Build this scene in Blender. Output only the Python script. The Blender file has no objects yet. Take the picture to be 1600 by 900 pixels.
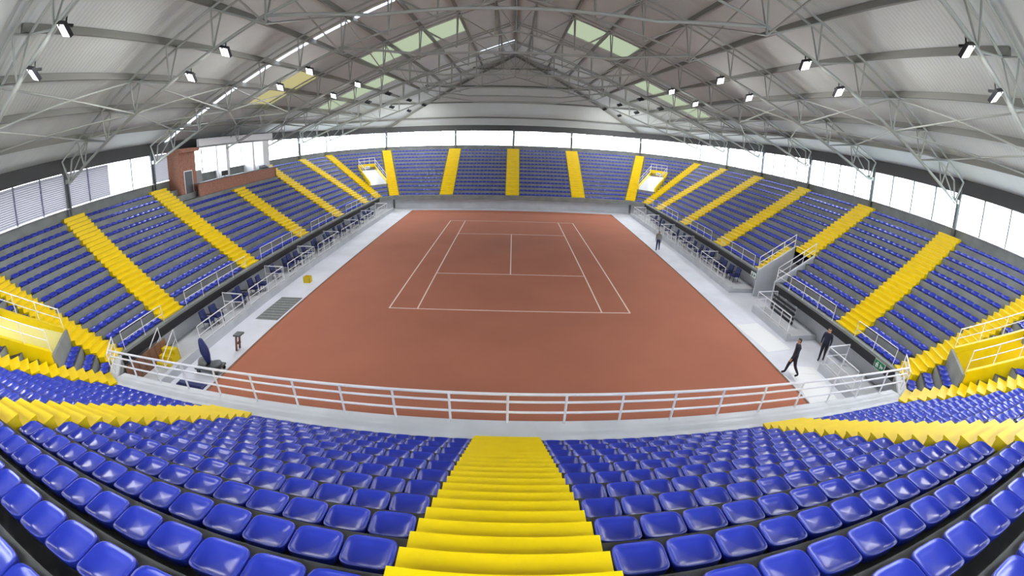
import bpy, bmesh, math, random
from mathutils import Vector, Matrix, Quaternion
random.seed(7)
SC = bpy.context.scene
COL = SC.collection
V = Vector

# ------------------------------------------------------------------ camera (real fisheye lens, equidistant)
F_PX, PITCH, YAW, ROLL = 647.6, 0.3625, 0.0047, 0.0238
CAM_Z = 9.0
cam_d = bpy.data.cameras.new('camera'); cam = bpy.data.objects.new('camera', cam_d); COL.objects.link(cam)
SC.camera = cam
cam_d.type = 'PANO'
cam_d.sensor_fit = 'HORIZONTAL'; cam_d.sensor_width = 36.0
cam_d.clip_start = 0.05; cam_d.clip_end = 2000
cyc = cam_d.cycles if hasattr(cam_d, 'cycles') and hasattr(cam_d.cycles, 'panorama_type') else cam_d
cyc.panorama_type = 'FISHEYE_LENS_POLYNOMIAL'
cyc.fisheye_fov = math.radians(190)
cyc.fisheye_polynomial_k0 = 0.0
cyc.fisheye_polynomial_k1 = -(1600 / 36.0) / F_PX
cyc.fisheye_polynomial_k2 = 0.0
cyc.fisheye_polynomial_k3 = 0.0
cyc.fisheye_polynomial_k4 = 0.0
fw = V((0, math.cos(PITCH), -math.sin(PITCH))); up = V((0, math.sin(PITCH), math.cos(PITCH))); e1 = V((1, 0, 0))
rt = e1 * math.cos(ROLL) + up * math.sin(ROLL); uv_ = up * math.cos(ROLL) - e1 * math.sin(ROLL)
Rz = Matrix.Rotation(-YAW, 3, 'Z')
rt, uv_, bk = Rz @ rt, Rz @ uv_, -(Rz @ fw)
cam.matrix_world = Matrix(((rt.x, uv_.x, bk.x, 0), (rt.y, uv_.y, bk.y, 0), (rt.z, uv_.z, bk.z, CAM_Z), (0, 0, 0, 1)))
CM = cam.matrix_world.copy()
def to_px(p):
    d = CM.inverted() @ V(p); d.normalize()
    th = math.acos(max(-1, min(1, -d.z))); r = F_PX * th; h = math.hypot(d.x, d.y) or 1e-9
    return 800 + d.x / h * r, 450 - d.y / h * r, th

# ------------------------------------------------------------------ sky, exposure
w = bpy.data.worlds.new('sky'); SC.world = w; w.use_nodes = True
bg = w.node_tree.nodes['Background']
bg.inputs[0].default_value = (0.93, 0.96, 1.0, 1); bg.inputs[1].default_value = 12.0
SC.view_settings.view_transform = 'Standard'; SC.view_settings.look = 'None'
SC.view_settings.gamma = 1.0; SC.view_settings.use_curve_mapping = False
SC.view_settings.exposure = 0.0
SC.cycles.use_denoising = True
SC.cycles.max_bounces = 8; SC.cycles.diffuse_bounces = 5; SC.cycles.glossy_bounces = 3
SC.cycles.transparent_max_bounces = 12; SC.cycles.caustics_reflective = False; SC.cycles.caustics_refractive = False
LAMP_W = 260.0

# ------------------------------------------------------------------ helpers
def lin(r, g, b):
    f = lambda c: (c / 255) / 12.92 if c / 255 <= 0.04045 else ((c / 255 + 0.055) / 1.055) ** 2.4
    return (f(r), f(g), f(b), 1)
M = {}
def mat(name, rgb, rough=0.6, metal=0.0, var=0.0, scale=3.0, bump=0.0, spec=0.5, coat=0.0, wave=None):
    m = bpy.data.materials.new(name); m.use_nodes = True; nt = m.node_tree; b = nt.nodes['Principled BSDF']
    c = lin(*rgb)
    b.inputs['Base Color'].default_value = c; b.inputs['Roughness'].default_value = rough
    b.inputs['Metallic'].default_value = metal; b.inputs['Specular IOR Level'].default_value = spec
    if coat: b.inputs['Coat Weight'].default_value = coat; b.inputs['Coat Roughness'].default_value = 0.12
    if var or bump or wave:
        tc = nt.nodes.new('ShaderNodeTexCoord'); geo = nt.nodes.new('ShaderNodeNewGeometry')
        nz = nt.nodes.new('ShaderNodeTexNoise'); nz.inputs['Scale'].default_value = scale; nz.inputs['Detail'].default_value = 6
        nt.links.new(geo.outputs['Position'], nz.inputs['Vector'])
        if var:
            mx = nt.nodes.new('ShaderNodeMix'); mx.data_type = 'RGBA'
            mx.inputs[6].default_value = tuple(max(0, k * (1 - var)) for k in c[:3]) + (1,)
            mx.inputs[7].default_value = tuple(min(1, k * (1 + var)) for k in c[:3]) + (1,)
            rmp = nt.nodes.new('ShaderNodeMapRange'); rmp.inputs[1].default_value = 0.3; rmp.inputs[2].default_value = 0.7
            nt.links.new(nz.outputs[0], rmp.inputs[0]); nt.links.new(rmp.outputs[0], mx.inputs[0]); nt.links.new(mx.outputs[2], b.inputs['Base Color'])
        if bump or wave:
            bp = nt.nodes.new('ShaderNodeBump'); bp.inputs['Strength'].default_value = bump or 0.4; bp.inputs['Distance'].default_value = 0.03
            if wave:
                wv = nt.nodes.new('ShaderNodeTexWave'); wv.bands_direction = wave; wv.inputs['Scale'].default_value = 1.6
                nt.links.new(geo.outputs['Position'], wv.inputs['Vector']); nt.links.new(wv.outputs[1], bp.inputs['Height'])
            else:
                nt.links.new(nz.outputs[0], bp.inputs['Height'])
            nt.links.new(bp.outputs[0], b.inputs['Normal'])
    M[name] = m; return m
mat('concrete', (122, 126, 124), 0.85, var=0.15, scale=1.3)
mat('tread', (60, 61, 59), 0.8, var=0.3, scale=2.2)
mat('concrete_light', (186, 189, 194), 0.6, var=0.1, scale=0.8)
mat('floor', (206, 208, 218), 0.5, var=0.10, scale=0.5)
mat('court', (167, 104, 82), 0.75, spec=0.15, var=0.06, scale=0.25)
mat('line_white', (225, 205, 195), 0.5)
mat('yellow', (226, 197, 0), 0.36, var=0.05, scale=2.0)
mat('blue', (38, 54, 165), 0.28, spec=0.6)
mat('cream', (236, 226, 150), 0.6)
mat('navy', (30, 40, 98), 0.5, var=0.15, scale=4)
mat('black', (26, 28, 34), 0.5)
mat('rail', (222, 222, 228), 0.35)
mat('steel', (156, 161, 156), 0.5)
mat('steel_dark', (92, 98, 102), 0.55, metal=0.2)
mat('purlin', (120, 121, 116), 0.7)
mat('roof', (190, 196, 194), 0.75, var=0.05, scale=0.4, wave='Y', bump=0.25)
mat('roof_end', (184, 189, 186), 0.75, var=0.05, scale=0.4)
mat('beam', (70, 71, 72), 0.7)
mat('brick', (152, 108, 90), 0.85, var=0.25, scale=9)
mat('white', (225, 226, 228), 0.6)
mat('slat', (104, 108, 136), 0.6)
mat('grey_panel', (150, 153, 152), 0.6, var=0.05)
mat('mat_grey', (128, 130, 128), 0.9, var=0.2, scale=12)
mat('wood', (120, 84, 66), 0.7, var=0.2, scale=3)
mat('sign_green', (30, 120, 80), 0.5)
mat('sign_blue', (70, 125, 150), 0.5)
mat('skin', (190, 140, 115), 0.6)
mat('hair', (35, 28, 24), 0.6)
mat('suit', (34, 38, 58), 0.75)
mat('trouser', (26, 29, 44), 0.75)
mat('shoe', (16, 16, 18), 0.4)
mat('outside', (205, 205, 200), 0.9)
def glass_mat(name, col, tw):
    m = bpy.data.materials.new(name); m.use_nodes = True; nt = m.node_tree; nt.nodes.clear()
    o = nt.nodes.new('ShaderNodeOutputMaterial'); t = nt.nodes.new('ShaderNodeBsdfTransparent'); tr = nt.nodes.new('ShaderNodeBsdfTranslucent')
    mx = nt.nodes.new('ShaderNodeMixShader'); t.inputs[0].default_value = col; tr.inputs[0].default_value = col; mx.inputs[0].default_value = tw
    nt.links.new(t.outputs[0], mx.inputs[1]); nt.links.new(tr.outputs[0], mx.inputs[2]); nt.links.new(mx.outputs[0], o.inputs[0]); M[name] = m
glass_mat('pane', (0.96, 0.98, 1.0, 1), 0.15)
glass_mat('pane_frosted', (0.75, 0.82, 0.84, 1), 0.8)
glass_mat('skylight', (0.9, 0.92, 1.0, 1), 0.3)
glass_mat('skylight_green', (0.205, 0.22, 0.18, 1), 1.0)
glass_mat('skylight_yellow', (0.22, 0.205, 0.14, 1), 1.0)
glass_mat('louvre', (0.285, 0.285, 0.30, 1), 1.0)
m = bpy.data.materials.new('lamp_face'); m.use_nodes = True
b = m.node_tree.nodes['Principled BSDF']; b.inputs['Emission Color'].default_value = (1, 1, 1, 1); b.inputs['Emission Strength'].default_value = 1.6; b.inputs['Base Color'].default_value = (0.9, 0.9, 0.9, 1); M['lamp_face'] = m

def link(o, parent=None):
    COL.objects.link(o)
    if parent: o.parent = parent
    return o
def tag(o, label=None, cat=None, group=None, kind=None):
    if label: o['label'] = label
    if cat: o['category'] = cat
    if group: o['group'] = group
    if kind: o['kind'] = kind
    return o
def empty(name, loc=(0, 0, 0), rz=0.0, parent=None):
    o = bpy.data.objects.new(name, None); o.location = loc; o.rotation_euler = (0, 0, rz); o.empty_display_size = 0.2
    return link(o, parent)
def mesh_obj(name, verts, faces, m, parent=None, smooth=False):
    me = bpy.data.meshes.new(name); me.from_pydata([tuple(v) for v in verts], [], faces); me.update()
    if smooth:
        for p in me.polygons: p.use_smooth = True
    me.materials.append(M[m] if isinstance(m, str) else m)
    return link(bpy.data.objects.new(name, me), parent)
class MB:
    def __init__(s): s.v = []; s.f = []
    def box(s, a, b):
        x0, y0, z0 = a; x1, y1, z1 = b; n = len(s.v)
        s.v += [(x0, y0, z0), (x1, y0, z0), (x1, y1, z0), (x0, y1, z0), (x0, y0, z1), (x1, y0, z1), (x1, y1, z1), (x0, y1, z1)]
        s.f += [tuple(n + i for i in q) for q in ((0, 3, 2, 1), (4, 5, 6, 7), (0, 1, 5, 4), (1, 2, 6, 5), (2, 3, 7, 6), (3, 0, 4, 7))]
        return s
    def hexa(s, p):        # 8 points, bottom 4 then top 4
        n = len(s.v); s.v += [tuple(q) for q in p]
        s.f += [tuple(n + i for i in q) for q in ((0, 3, 2, 1), (4, 5, 6, 7), (0, 1, 5, 4), (1, 2, 6, 5), (2, 3, 7, 6), (3, 0, 4, 7))]
        return s
    def quad(s, a, b, c, d):
        n = len(s.v); s.v += [tuple(a), tuple(b), tuple(c), tuple(d)]; s.f.append((n, n + 1, n + 2, n + 3)); return s
    def poly(s, pts):
        n = len(s.v); s.v += [tuple(p) for p in pts]; s.f.append(tuple(range(n, n + len(pts)))); return s
    def prism(s, prof, y0, y1):   # closed profile in (x,z), extruded along y
        n = len(s.v); k = len(prof)
        s.v += [(x, y0, z) for x, z in prof] + [(x, y1, z) for x, z in prof]
        s.f.append(tuple(range(n, n + k))); s.f.append(tuple(range(n + 2 * k - 1, n + k - 1, -1)))
        for i in range(k): j = (i + 1) % k; s.f.append((n + j, n + i, n + k + i, n + k + j))
        return s
    def build(s, name, m, parent=None, smooth=False): return mesh_obj(name, s.v, s.f, m, parent, smooth)
def box(name, a, b, m, parent=None): return MB().box(a, b).build(name, m, parent)
_cyl = {}
def cyl_mesh(m, seg=8):
    if (m, seg) in _cyl: return _cyl[(m, seg)]
    vs = []; fs = []
    for z in (0, 1):
        for i in range(seg): a = 2 * math.pi * i / seg; vs.append((math.cos(a), math.sin(a), z))
    for i in range(seg): j = (i + 1) % seg; fs.append((i, j, seg + j, seg + i))
    fs.append(tuple(range(seg - 1, -1, -1))); fs.append(tuple(range(seg, 2 * seg)))
    me = bpy.data.meshes.new('tube_' + m); me.from_pydata(vs, [], fs); me.update()
    for p in me.polygons:
        if len(p.vertices) == 4: p.use_smooth = True
    me.materials.append(M[m]); _cyl[(m, seg)] = me; return me
ZAX = V((0, 0, 1))
def tube(name, a, b, r, m, parent=None, seg=8):
    a = V(a); b = V(b); d = b - a
    o = bpy.data.objects.new(name, cyl_mesh(m, seg)); q = ZAX.rotation_difference(d.normalized())
    o.rotation_mode = 'QUATERNION'; o.rotation_quaternion = q; o.location = a; o.scale = (r, r, d.length)
    return link(o, parent)
_bx = {}
def beam(name, a, b, wd, hd, m, parent=None, upv=ZAX):
    """rectangular bar from a to b, shared unit-cube mesh; wd sideways, hd along upv"""
    if m not in _bx:
        mb = MB().box((-.5, -.5, 0), (.5, .5, 1)); me = bpy.data.meshes.new('bar_' + m); me.from_pydata(mb.v, [], mb.f); me.update(); me.materials.append(M[m]); _bx[m] = me
    a = V(a); b = V(b); d = (b - a); L = d.length; z = d.normalized(); x = V(upv).cross(z)
    if x.length < 1e-4: x = V((1, 0, 0)).cross(z)
    x.normalize(); y = z.cross(x)
    o = bpy.data.objects.new(name, _bx[m]); R = Matrix((x, y, z)).transposed()
    o.rotation_mode = 'QUATERNION'; o.rotation_quaternion = R.to_quaternion(); o.location = a; o.scale = (wd, hd, L)
    return link(o, parent)
NUM = ['first', 'second', 'third', 'fourth', 'fifth', 'sixth', 'seventh', 'eighth', 'ninth', 'tenth', 'eleventh', 'twelfth', 'thirteenth', 'fourteenth', 'fifteenth', 'sixteenth', 'seventeenth', 'eighteenth', 'nineteenth', 'twentieth'] + ['twenty-' + q for q in ('first', 'second', 'third', 'fourth', 'fifth', 'sixth')]

# ------------------------------------------------------------------ plan of the bowl
T225 = math.tan(math.radians(22.5))
TREAD, RISE, NROW, Z0 = 0.655, 0.44, 13, 1.8
DEPTH = TREAD * NROW              # 8.515
WALL = DEPTH + 0.285              # back wall offset 8.8
XI, YN, YF, CH = 16.8, 8.05, 51.5, 1.7
SILL, EAVE = 7.82, 9.95
PL = [(-XI + CH, YN), (XI - CH, YN), (XI, YN + CH), (XI, YF - CH), (XI - CH, YF), (-XI + CH, YF), (-XI, YF - CH), (-XI, YN + CH)]
SN = ['near', 'near_right', 'right', 'far_right', 'far', 'far_left', 'left', 'near_left']
HALF, MHALF = 0.84, 0.62
class Sec: pass
SEC = {}
for i, n in enumerate(SN):
    s = Sec(); s.name = n; s.A = V((*PL[i], 0)); s.B = V((*PL[(i + 1) % 8], 0)); s.t = (s.B - s.A).normalized(); s.L = (s.B - s.A).length
    s.n = V((s.t.y, -s.t.x, 0)); s.cuts = []; s.stairs = []; SEC[n] = s
def P(s, u, o, z=0.0): return s.A + s.t * u + s.n * o + V((0, 0, z))
COLY = [14.3 + 7.9 * k for k in range(5)]
SEC['near'].stairs = [PL[1][0] - 8.3, PL[1][0], PL[1][0] + 8.3]
SEC['far'].stairs = [PL[1][0] - 8.3, PL[1][0], PL[1][0] + 8.3]
SEC['right'].stairs = [y - (YN + CH) for y in COLY]
SEC['left'].stairs = [(YF - CH) - y for y in COLY]
def U_right(y): return y - (YN + CH)
def U_left(y): return (YF - CH) - y
VW = 1.15                          # half width of the corner vomitories
for n in ('near_right', 'far_right', 'far_left', 'near_left'):
    SEC[n].cuts.append((3, 8, SEC[n].L / 2 - VW, SEC[n].L / 2 + VW))
SEC['right'].cuts.append((0, 4, U_right(21.0), U_right(23.3)))
# press booth takes the upper rows of the left stand between two stairs
BOOTH = (U_left(37.1), U_left(23.6), 10)

# ------------------------------------------------------------------ ground, floor, court
tag(box('floor', (-26.2, -1.4, -0.2), (26.2, 61.2, 0.0), 'floor'), kind='structure')
gb = MB(); R_ = 140
for a, b_ in (((-R_, -R_), (-26, R_)), ((26, -R_), (R_, R_)), ((-26, -R_), (26, -1.2)), ((-26, 61), (26, R_))): gb.box((a[0], a[1], -0.4), (b_[0], b_[1], -0.15))
tag(gb.build('ground', 'outside'), kind='structure')
ct = empty('sports_court', (0, 30.5, 0.0)); tag(ct, 'terracotta red sports court floor with white markings', 'court')
box('court_surface', (-12.3, -20.2, 0.0), (12.3, 19.8, 0.02), 'court', ct)
box('border_strip', (-12.42, -20.2, 0.0), (-12.3, 19.8, 0.035), 'wood', ct); box('border_strip', (12.3, -20.2, 0.0), (12.42, 19.8, 0.035), 'wood', ct)
def line(x0, y0, x1, y1): box('court_line', (x0, y0, 0.02), (x1, y1, 0.024), 'line_white', ct)
for sx in (-1, 1):
    for X in (6.6, 5.0): line(sx * X - .04, -10.3, sx * X + .04, 13.3)
line(-6.64, -10.34, 6.64, -10.26); line(-6.64, 13.26, 6.64, 13.34); line(-5.0, -4.34, 5.0, -4.26); line(-5.0, 7.26, 5.0, 7.34); line(-.04, -4.3, .04, 7.3)

# ------------------------------------------------------------------ concrete terraces (structure)
def span(s, o, ex=0.0): return -o * T225, s.L + o * T225
def terrace(s):
    mb = MB()
    for i in range(NROW):
        z = Z0 + RISE * i; o0 = TREAD * i; o1 = o0 + TREAD if i < NROW - 1 else WALL + 0.1
        a0, b0 = span(s, o0); a1, b1 = span(s, o1)
        cuts = [c for c in s.cuts if c[0] <= i < c[1]]
        iv0 = [(a0, b0)]; iv1 = [(a1, b1)]
        for c in cuts:
            iv0 = [(a0, c[2]), (c[3], b0)]; iv1 = [(a1, c[2]), (c[3], b1)]
        for (p, q), (r, t) in zip(iv0, iv1):
            mb.quad(P(s, p, o0, z), P(s, r, o1, z), P(s, t, o1, z), P(s, q, o0, z))
            zb = z - RISE if i else 0.0
            if i: mb.quad(P(s, p, o0, zb), P(s, p, o0, z), P(s, q, o0, z), P(s, q, o0, zb))
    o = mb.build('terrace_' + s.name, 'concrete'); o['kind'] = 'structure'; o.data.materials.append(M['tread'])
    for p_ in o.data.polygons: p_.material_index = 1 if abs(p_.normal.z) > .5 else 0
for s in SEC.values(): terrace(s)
# front ledge + fascia of the bowl: near ledge 0.8 deep, others 0.3
LED = {'near': 0.8, 'far': 0.3, 'left': 0.3, 'right': 0.3, 'near_left': 0.45, 'near_right': 0.45, 'far_left': 0.3, 'far_right': 0.3}
def fascia(s, u0, u1, k, e0=0.0, e1=0.0):
    d = LED[s.name]
    m_led = 'concrete_light' if 'near' in s.name else 'concrete'
    led = MB().hexa([P(s, u0, 0.0, Z0 - .12), P(s, u0 + e0, -d, Z0 - .12), P(s, u1 + e1, -d, Z0 - .12), P(s, u1, 0.0, Z0 - .12),
                     P(s, u0, 0.0, Z0), P(s, u0 + e0, -d, Z0), P(s, u1 + e1, -d, Z0), P(s, u1, 0.0, Z0)]).build('ledge_' + s.name, m_led); led['kind'] = 'structure'
    # fascia beam, dark, set at the outer edge
    h = 0.55 if 'near' not in s.name else 0.5
    fb = MB().hexa([P(s, u0, 0.0, Z0 - h), P(s, u0 + e0, -d + .02, Z0 - h), P(s, u1 + e1, -d + .02, Z0 - h), P(s, u1, 0.0, Z0 - h),
                    P(s, u0, 0.0, Z0 - .12), P(s, u0 + e0, -d + .02, Z0 - .12), P(s, u1 + e1, -d + .02, Z0 - .12), P(s, u1, 0.0, Z0 - .12)])
    f = fb.build('trim_%d' % k, 'black' if s.name in ('left', 'right') else 'concrete'); f['kind'] = 'structure'
k = 1
for s in SEC.values():
    if s.name == 'right':
        fascia(s, 0, U_right(21.0), k, -.1); k += 1; fascia(s, U_right(23.3), s.L, k, 0, .1); k += 1
    elif s.name in ('near', 'far', 'left'):
        q = LED[s.name] * T225; fascia(s, 0, s.L, k, q, -q) if s.name != 'left' else fascia(s, 0, s.L, k, .1, -.1); k += 1
    else:
        q = 0.12; fascia(s, 0, s.L, k, q, -q); k += 1
# walls under the stands
def slab(name, s, u0, u1, o0, o1, z0, z1, m, parent=None):
    return MB().hexa([P(s, u0, o0, z0), P(s, u0, o1, z0), P(s, u1, o1, z0), P(s, u1, o0, z0), P(s, u0, o0, z1), P(s, u0, o1, z1), P(s, u1, o1, z1), P(s, u1, o0, z1)]).build(name, m, parent)
kb = 1
for s in SEC.values():
    parts = [(0, s.L)]
    if s.name == 'right': parts = [(0, U_right(21.0)), (U_right(23.3), s.L)]
    for u0, u1 in parts:
        o = slab('wall_under_%s' % s.name, s, u0, u1, 0.35, 0.55, 0, Z0 - .1, 'concrete_light'); o['kind'] = 'structure'
# outer walls below the window sills (with the corner tunnels left open), eave beams
for s in SEC.values():
    a, b_ = span(s, WALL); p2, q2 = span(s, WALL + .2)
    ivs = [(a, b_, p2, q2)]
    if s.L < 4: c0, c1 = s.L / 2 - VW, s.L / 2 + VW; ivs = [(a, c0, p2, c0), (c1, b_, c1, q2)]
    for p, q, r, t in ivs:
        o = MB().hexa([P(s, p, WALL, -.15), P(s, r, WALL + .2, -.15), P(s, t, WALL + .2, -.15), P(s, q, WALL, -.15), P(s, p, WALL, SILL), P(s, r, WALL + .2, SILL), P(s, t, WALL + .2, SILL), P(s, q, WALL, SILL)]).build('wall_' + s.name, 'concrete'); o['kind'] = 'structure'
    if s.L < 4:
        o = slab('wall_' + s.name, s, s.L / 2 - VW, s.L / 2 + VW, WALL, WALL + .2, Z0 + RISE * 8, SILL, 'concrete'); o['kind'] = 'structure'
    p, q = span(s, WALL - .12); r, t = span(s, WALL + .3)
    o = MB().hexa([P(s, p, WALL - .12, EAVE), P(s, r, WALL + .3, EAVE), P(s, t, WALL + .3, EAVE), P(s, q, WALL - .12, EAVE),
                   P(s, p, WALL - .12, EAVE + .85), P(s, r, WALL + .3, EAVE + .75), P(s, t, WALL + .3, EAVE + .75), P(s, q, WALL - .12, EAVE + .85)]).build('trim_%d' % k, 'beam'); o['kind'] = 'structure'; k += 1

# ------------------------------------------------------------------ roof
ZE, SLOPE, XE = CAM_Z + 1.79, 0.367, 25.6
YT0, YT1 = 6.4, 53.8
ZR = ZE + SLOPE * XE
def roof_z(x): return ZE + SLOPE * (XE - abs(x))
ceil = empty('ceiling', (0, 30.1, ZE)); ceil['kind'] = 'structure'
def cbuild(mb, name, m):
    o = mb.build(name, m, ceil); o.matrix_parent_inverse = Matrix.Translation((0, -30.1, -ZE)); return o
def ctube(fn, *a, **k):
    o = fn(*a, **k, parent=ceil); o.matrix_parent_inverse = Matrix.Translation((0, -30.1, -ZE)); return o
PX = [XE - 2.68 * i for i in range(0, 10)] + [0.0]     # purlin lines
XO = XE + 0.9                                           # small overhang
SKY = {-1: [(23.75, 24.10, 0.0, 30.0, 'skylight'), (46.2, 46.5, -1.0, 4.5, 'skylight'), (32.0, 36.5, 5.0, 12.5, 'skylight_green'), (28.0, 31.5, 15.5, 21.5, 'skylight_yellow'), (40.5, 44.5, 12.0, 20.5, 'skylight_green')],
       1: [(31.5, 36.5, 5.0, 9.5, 'skylight_green'), (40.5, 44.5, 12.0, 21.5, 'skylight_green')]}
for sg in (-1, 1):
    for i in range(len(PX) - 1):
        xa = XO if i == 0 else PX[i]; xb = PX[i + 1]
        def sheet(y0, y1, m, nm, lift=0.0):
            za, zb = roof_z(xa) if i else ZE - SLOPE * (XO - XE), roof_z(xb); th = .12
            mb = MB().hexa([(sg * xa, y0, za + lift), (sg * xb, y0, zb + lift), (sg * xb, y1, zb + lift), (sg * xa, y1, za + lift)] + [(sg * xa, y0, za + th), (sg * xb, y0, zb + th), (sg * xb, y1, zb + th), (sg * xa, y1, za + th)])
            cbuild(mb, nm, m)
        ys = YT0; holes = sorted(h for h in SKY[sg] if h[2] <= (PX[i] + xb) / 2 <= h[3])
        for h in holes:
            sheet(ys, h[0], 'roof', 'roof_panel'); sheet(h[0], h[1], h[4], 'skylight_panel', .1); ys = h[1]
        sheet(ys, YT1, 'roof', 'roof_panel')
    for i in range(1, len(PX) - 1):
        x = sg * PX[i]; z = roof_z(x) - .15
        ctube(beam, 'purlin', (x, YT0, z), (x, YT1, z), .14, .3, 'purlin')
ctube(beam, 'ridge_beam', (0, YT0, ZR - .2), (0, YT1, ZR - .2), .25, .4, 'purlin')
# steep end facets and 45 degree corner facets
for ye, yt, fy in ((YN - WALL - .4, YT0, -1), (YF + WALL + .4, YT1, 1)):
    xm = XI - CH + WALL * T225 + .2
    E = [V((-XO, yt, ZE - .33)), V((-xm, ye, ZE - .1)), V((xm, ye, ZE - .1)), V((XO, yt, ZE - .33))]
    AP = V((0, yt, ZR))
    for j in range(3):
        a, b_ = E[j], E[j + 1]; nrm = (b_ - a).cross(AP - a).normalized(); nrm = nrm if nrm.z > 0 else -nrm
        lv = [0, .13, .35, .57, .8, 1.0]
        for q in range(5):
            t0, t1 = lv[q], lv[q + 1]
            p = [a.lerp(AP, t0), b_.lerp(AP, t0), b_.lerp(AP, t1), a.lerp(AP, t1)]
            cbuild(MB().hexa(p + [v + nrm * .12 for v in p]), 'roof_panel', 'roof_end')
            if q: ctube(beam, 'purlin', p[0] - nrm * .12, p[1] - nrm * .12, .12, .24, 'purlin', upv=nrm)
    for j in (1, 2):
        ctube(beam, 'hip_beam', E[j] - V((0, 0, .25)), AP - V((0, 0, .35)), .16, .3, 'purlin')

# ------------------------------------------------------------------ trusses
def bot_z(x):
    ax = abs(x)
    return CAM_Z + (0.35 + 0.335 * (24.8 - ax) if ax > 9.6 else 5.05 + 0.30 * (9.6 - ax))
TY = [YT0 + 7.9 * i for i in range(7)]
TLAB = ['nearest, above the near corner stairs', 'second from the camera', 'third from the camera', 'fourth from the camera, mid hall', 'fifth from the camera', 'sixth from the camera', 'farthest, before the end wall']
for ti, y in enumerate(TY):
    t = empty('roof_truss', (0, y, EAVE)); tag(t, 'grey tubular steel roof truss, ' + TLAB[ti], 'truss', 'transverse roof trusses')
    o_ = V((0, y, EAVE))
    def tt(n, a, b_, r, m='steel'): return tube(n, V(a) - o_, V(b_) - o_, r, m, t, 6)
    for sg in (-1, 1):
        top = [(sg * x, roof_z(x) - .36) for x in PX[1:-1]]; bx = [24.8] + PX[1:-1]
        botn = [(sg * x, bot_z(x)) for x in PX[1:-1]]
        for dy in (-.38, .38):
            tt('top_chord', (sg * 25.1, y + dy, roof_z(25.1) - .36), (0, y + dy, ZR - .36), .065)
            tt('end_strut', (sg * 25.1, y + dy, roof_z(25.1) - .36), (sg * 24.9, y, bot_z(24.8)), .06)
        tt('bottom_chord', (sg * 25.0, y, bot_z(24.9)), (sg * 9.6, y, bot_z(9.61)), .10)
        tt('bottom_chord', (sg * 9.6, y, bot_z(9.61)), (0, y, bot_z(0)), .075)
        for i, ((x, zt), (_, zb)) in enumerate(zip(top, botn)):
            for dy in (-.38, .38): tt('web_post', (x, y + dy, zt), (x, y, zb), .045)
            tt('web_strut', (x, y - .38, zt), (x, y + .38, zt), .04)
            if i + 1 < len(top):
                nx, nzb = botn[i + 1]; tt('web_diagonal', (x, y + .38, zt), (nx, y, nzb), .044); 
                if i % 2 == 0: tt('web_diagonal', (x, y - .38, zt), (nx, y, nzb), .044)
            else: tt('web_diagonal', (x, y + .38, zt), (0, y, bot_z(0)), .044)
        tt('web_diagonal', (sg * 25.0, y, bot_z(24.9)), (top[0][0], y + .38, top[0][1]), .044)
    cz = CAM_Z + 4.62
    tt('collar_tie', (-9.6, y, bot_z(9.61)), (-5.0, y, cz), .075); tt('collar_tie', (-5.0, y, cz), (5.0, y, cz), .075); tt('collar_tie', (5.0, y, cz), (9.6, y, bot_z(9.61)), .075)
    tt('king_post', (0, y, bot_z(0)), (0, y, ZR - .36), .05)
# longitudinal bracing between neighbouring trusses
for bi in range(6):
    y0, y1 = TY[bi], TY[bi + 1]
    for sg, side in ((-1, 'left'), (1, 'right')):
        g = empty('roof_bracing', (sg * 15, y0, EAVE + 5)); o_ = V((sg * 15, y0, EAVE + 5))
        tag(g, 'thin steel bracing rods under the %s roof slope, %s bay from the camera' % (side, NUM[bi]), 'bracing', 'roof bracing rods')
        for X in (PX[3], PX[6]):
            x = sg * X; zt = roof_z(X) - .36; zb = bot_z(X)
            rods = [((x, y0, zb), (x, y1, zt)), ((x, y0, zt), (x, y1, zb))]
            if X == PX[3]: rods += [((x, y0, zb), (sg * PX[1], y1, roof_z(PX[1]) - .36)), ((x, y1, zb), (sg * PX[1], y0, roof_z(PX[1]) - .36))]
            for a, b_ in rods: tube('brace_rod', V(a) - o_, V(b_) - o_, .045, 'steel', g, 6)

# ------------------------------------------------------------------ columns and windows
CW = {'left': sorted([U_left(y) for y in TY]), 'right': sorted([U_right(y) for y in TY]),
      'near': [span(SEC['near'], WALL)[0] + .1] + SEC['near'].stairs + [span(SEC['near'], WALL)[1] - .1],
      'far': [span(SEC['far'], WALL)[0] + .1] + SEC['far'].stairs + [span(SEC['far'], WALL)[1] - .1]}
def column(s, u, lab):
    base = P(s, u, WALL - .03, Z0 + RISE * 12); c = empty('column', base, math.atan2(s.t.y, s.t.x)); tag(c, lab, 'column', 'perimeter columns')
    h = EAVE - base.z + .3
    for dy in (-.11, .11): box('flange', (-.15, dy - .02, 0), (.15, dy + .02, h), 'steel_dark', c)
    box('web_plate', (-.025, -.09, 0), (.025, .09, h), 'steel_dark', c)
    box('base_plate', (-.22, -.2, 0), (.22, .2, .04), 'steel_dark', c)
    box('bracket', (-.1, .13, h - .95), (.1, .42, h - .7), 'steel', c)
    tube('drain_pipe', (-.08, .2, .02), (-.08, .2, h - .95), .06, 'steel_dark', c)
for side in ('left', 'right'):
    ordr = sorted(CW[side], key=lambda u: P(SEC[side], u, 0).y)
    for i, u in enumerate(ordr): column(SEC[side], u, 'dark steel column on the top row of the %s stand, %s from the camera' % (side, NUM[i]))
for i, u in enumerate(CW['far']): column(SEC['far'], u, 'dark steel column along the far end windows, %s from the right' % NUM[i])
wn = 1
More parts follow.
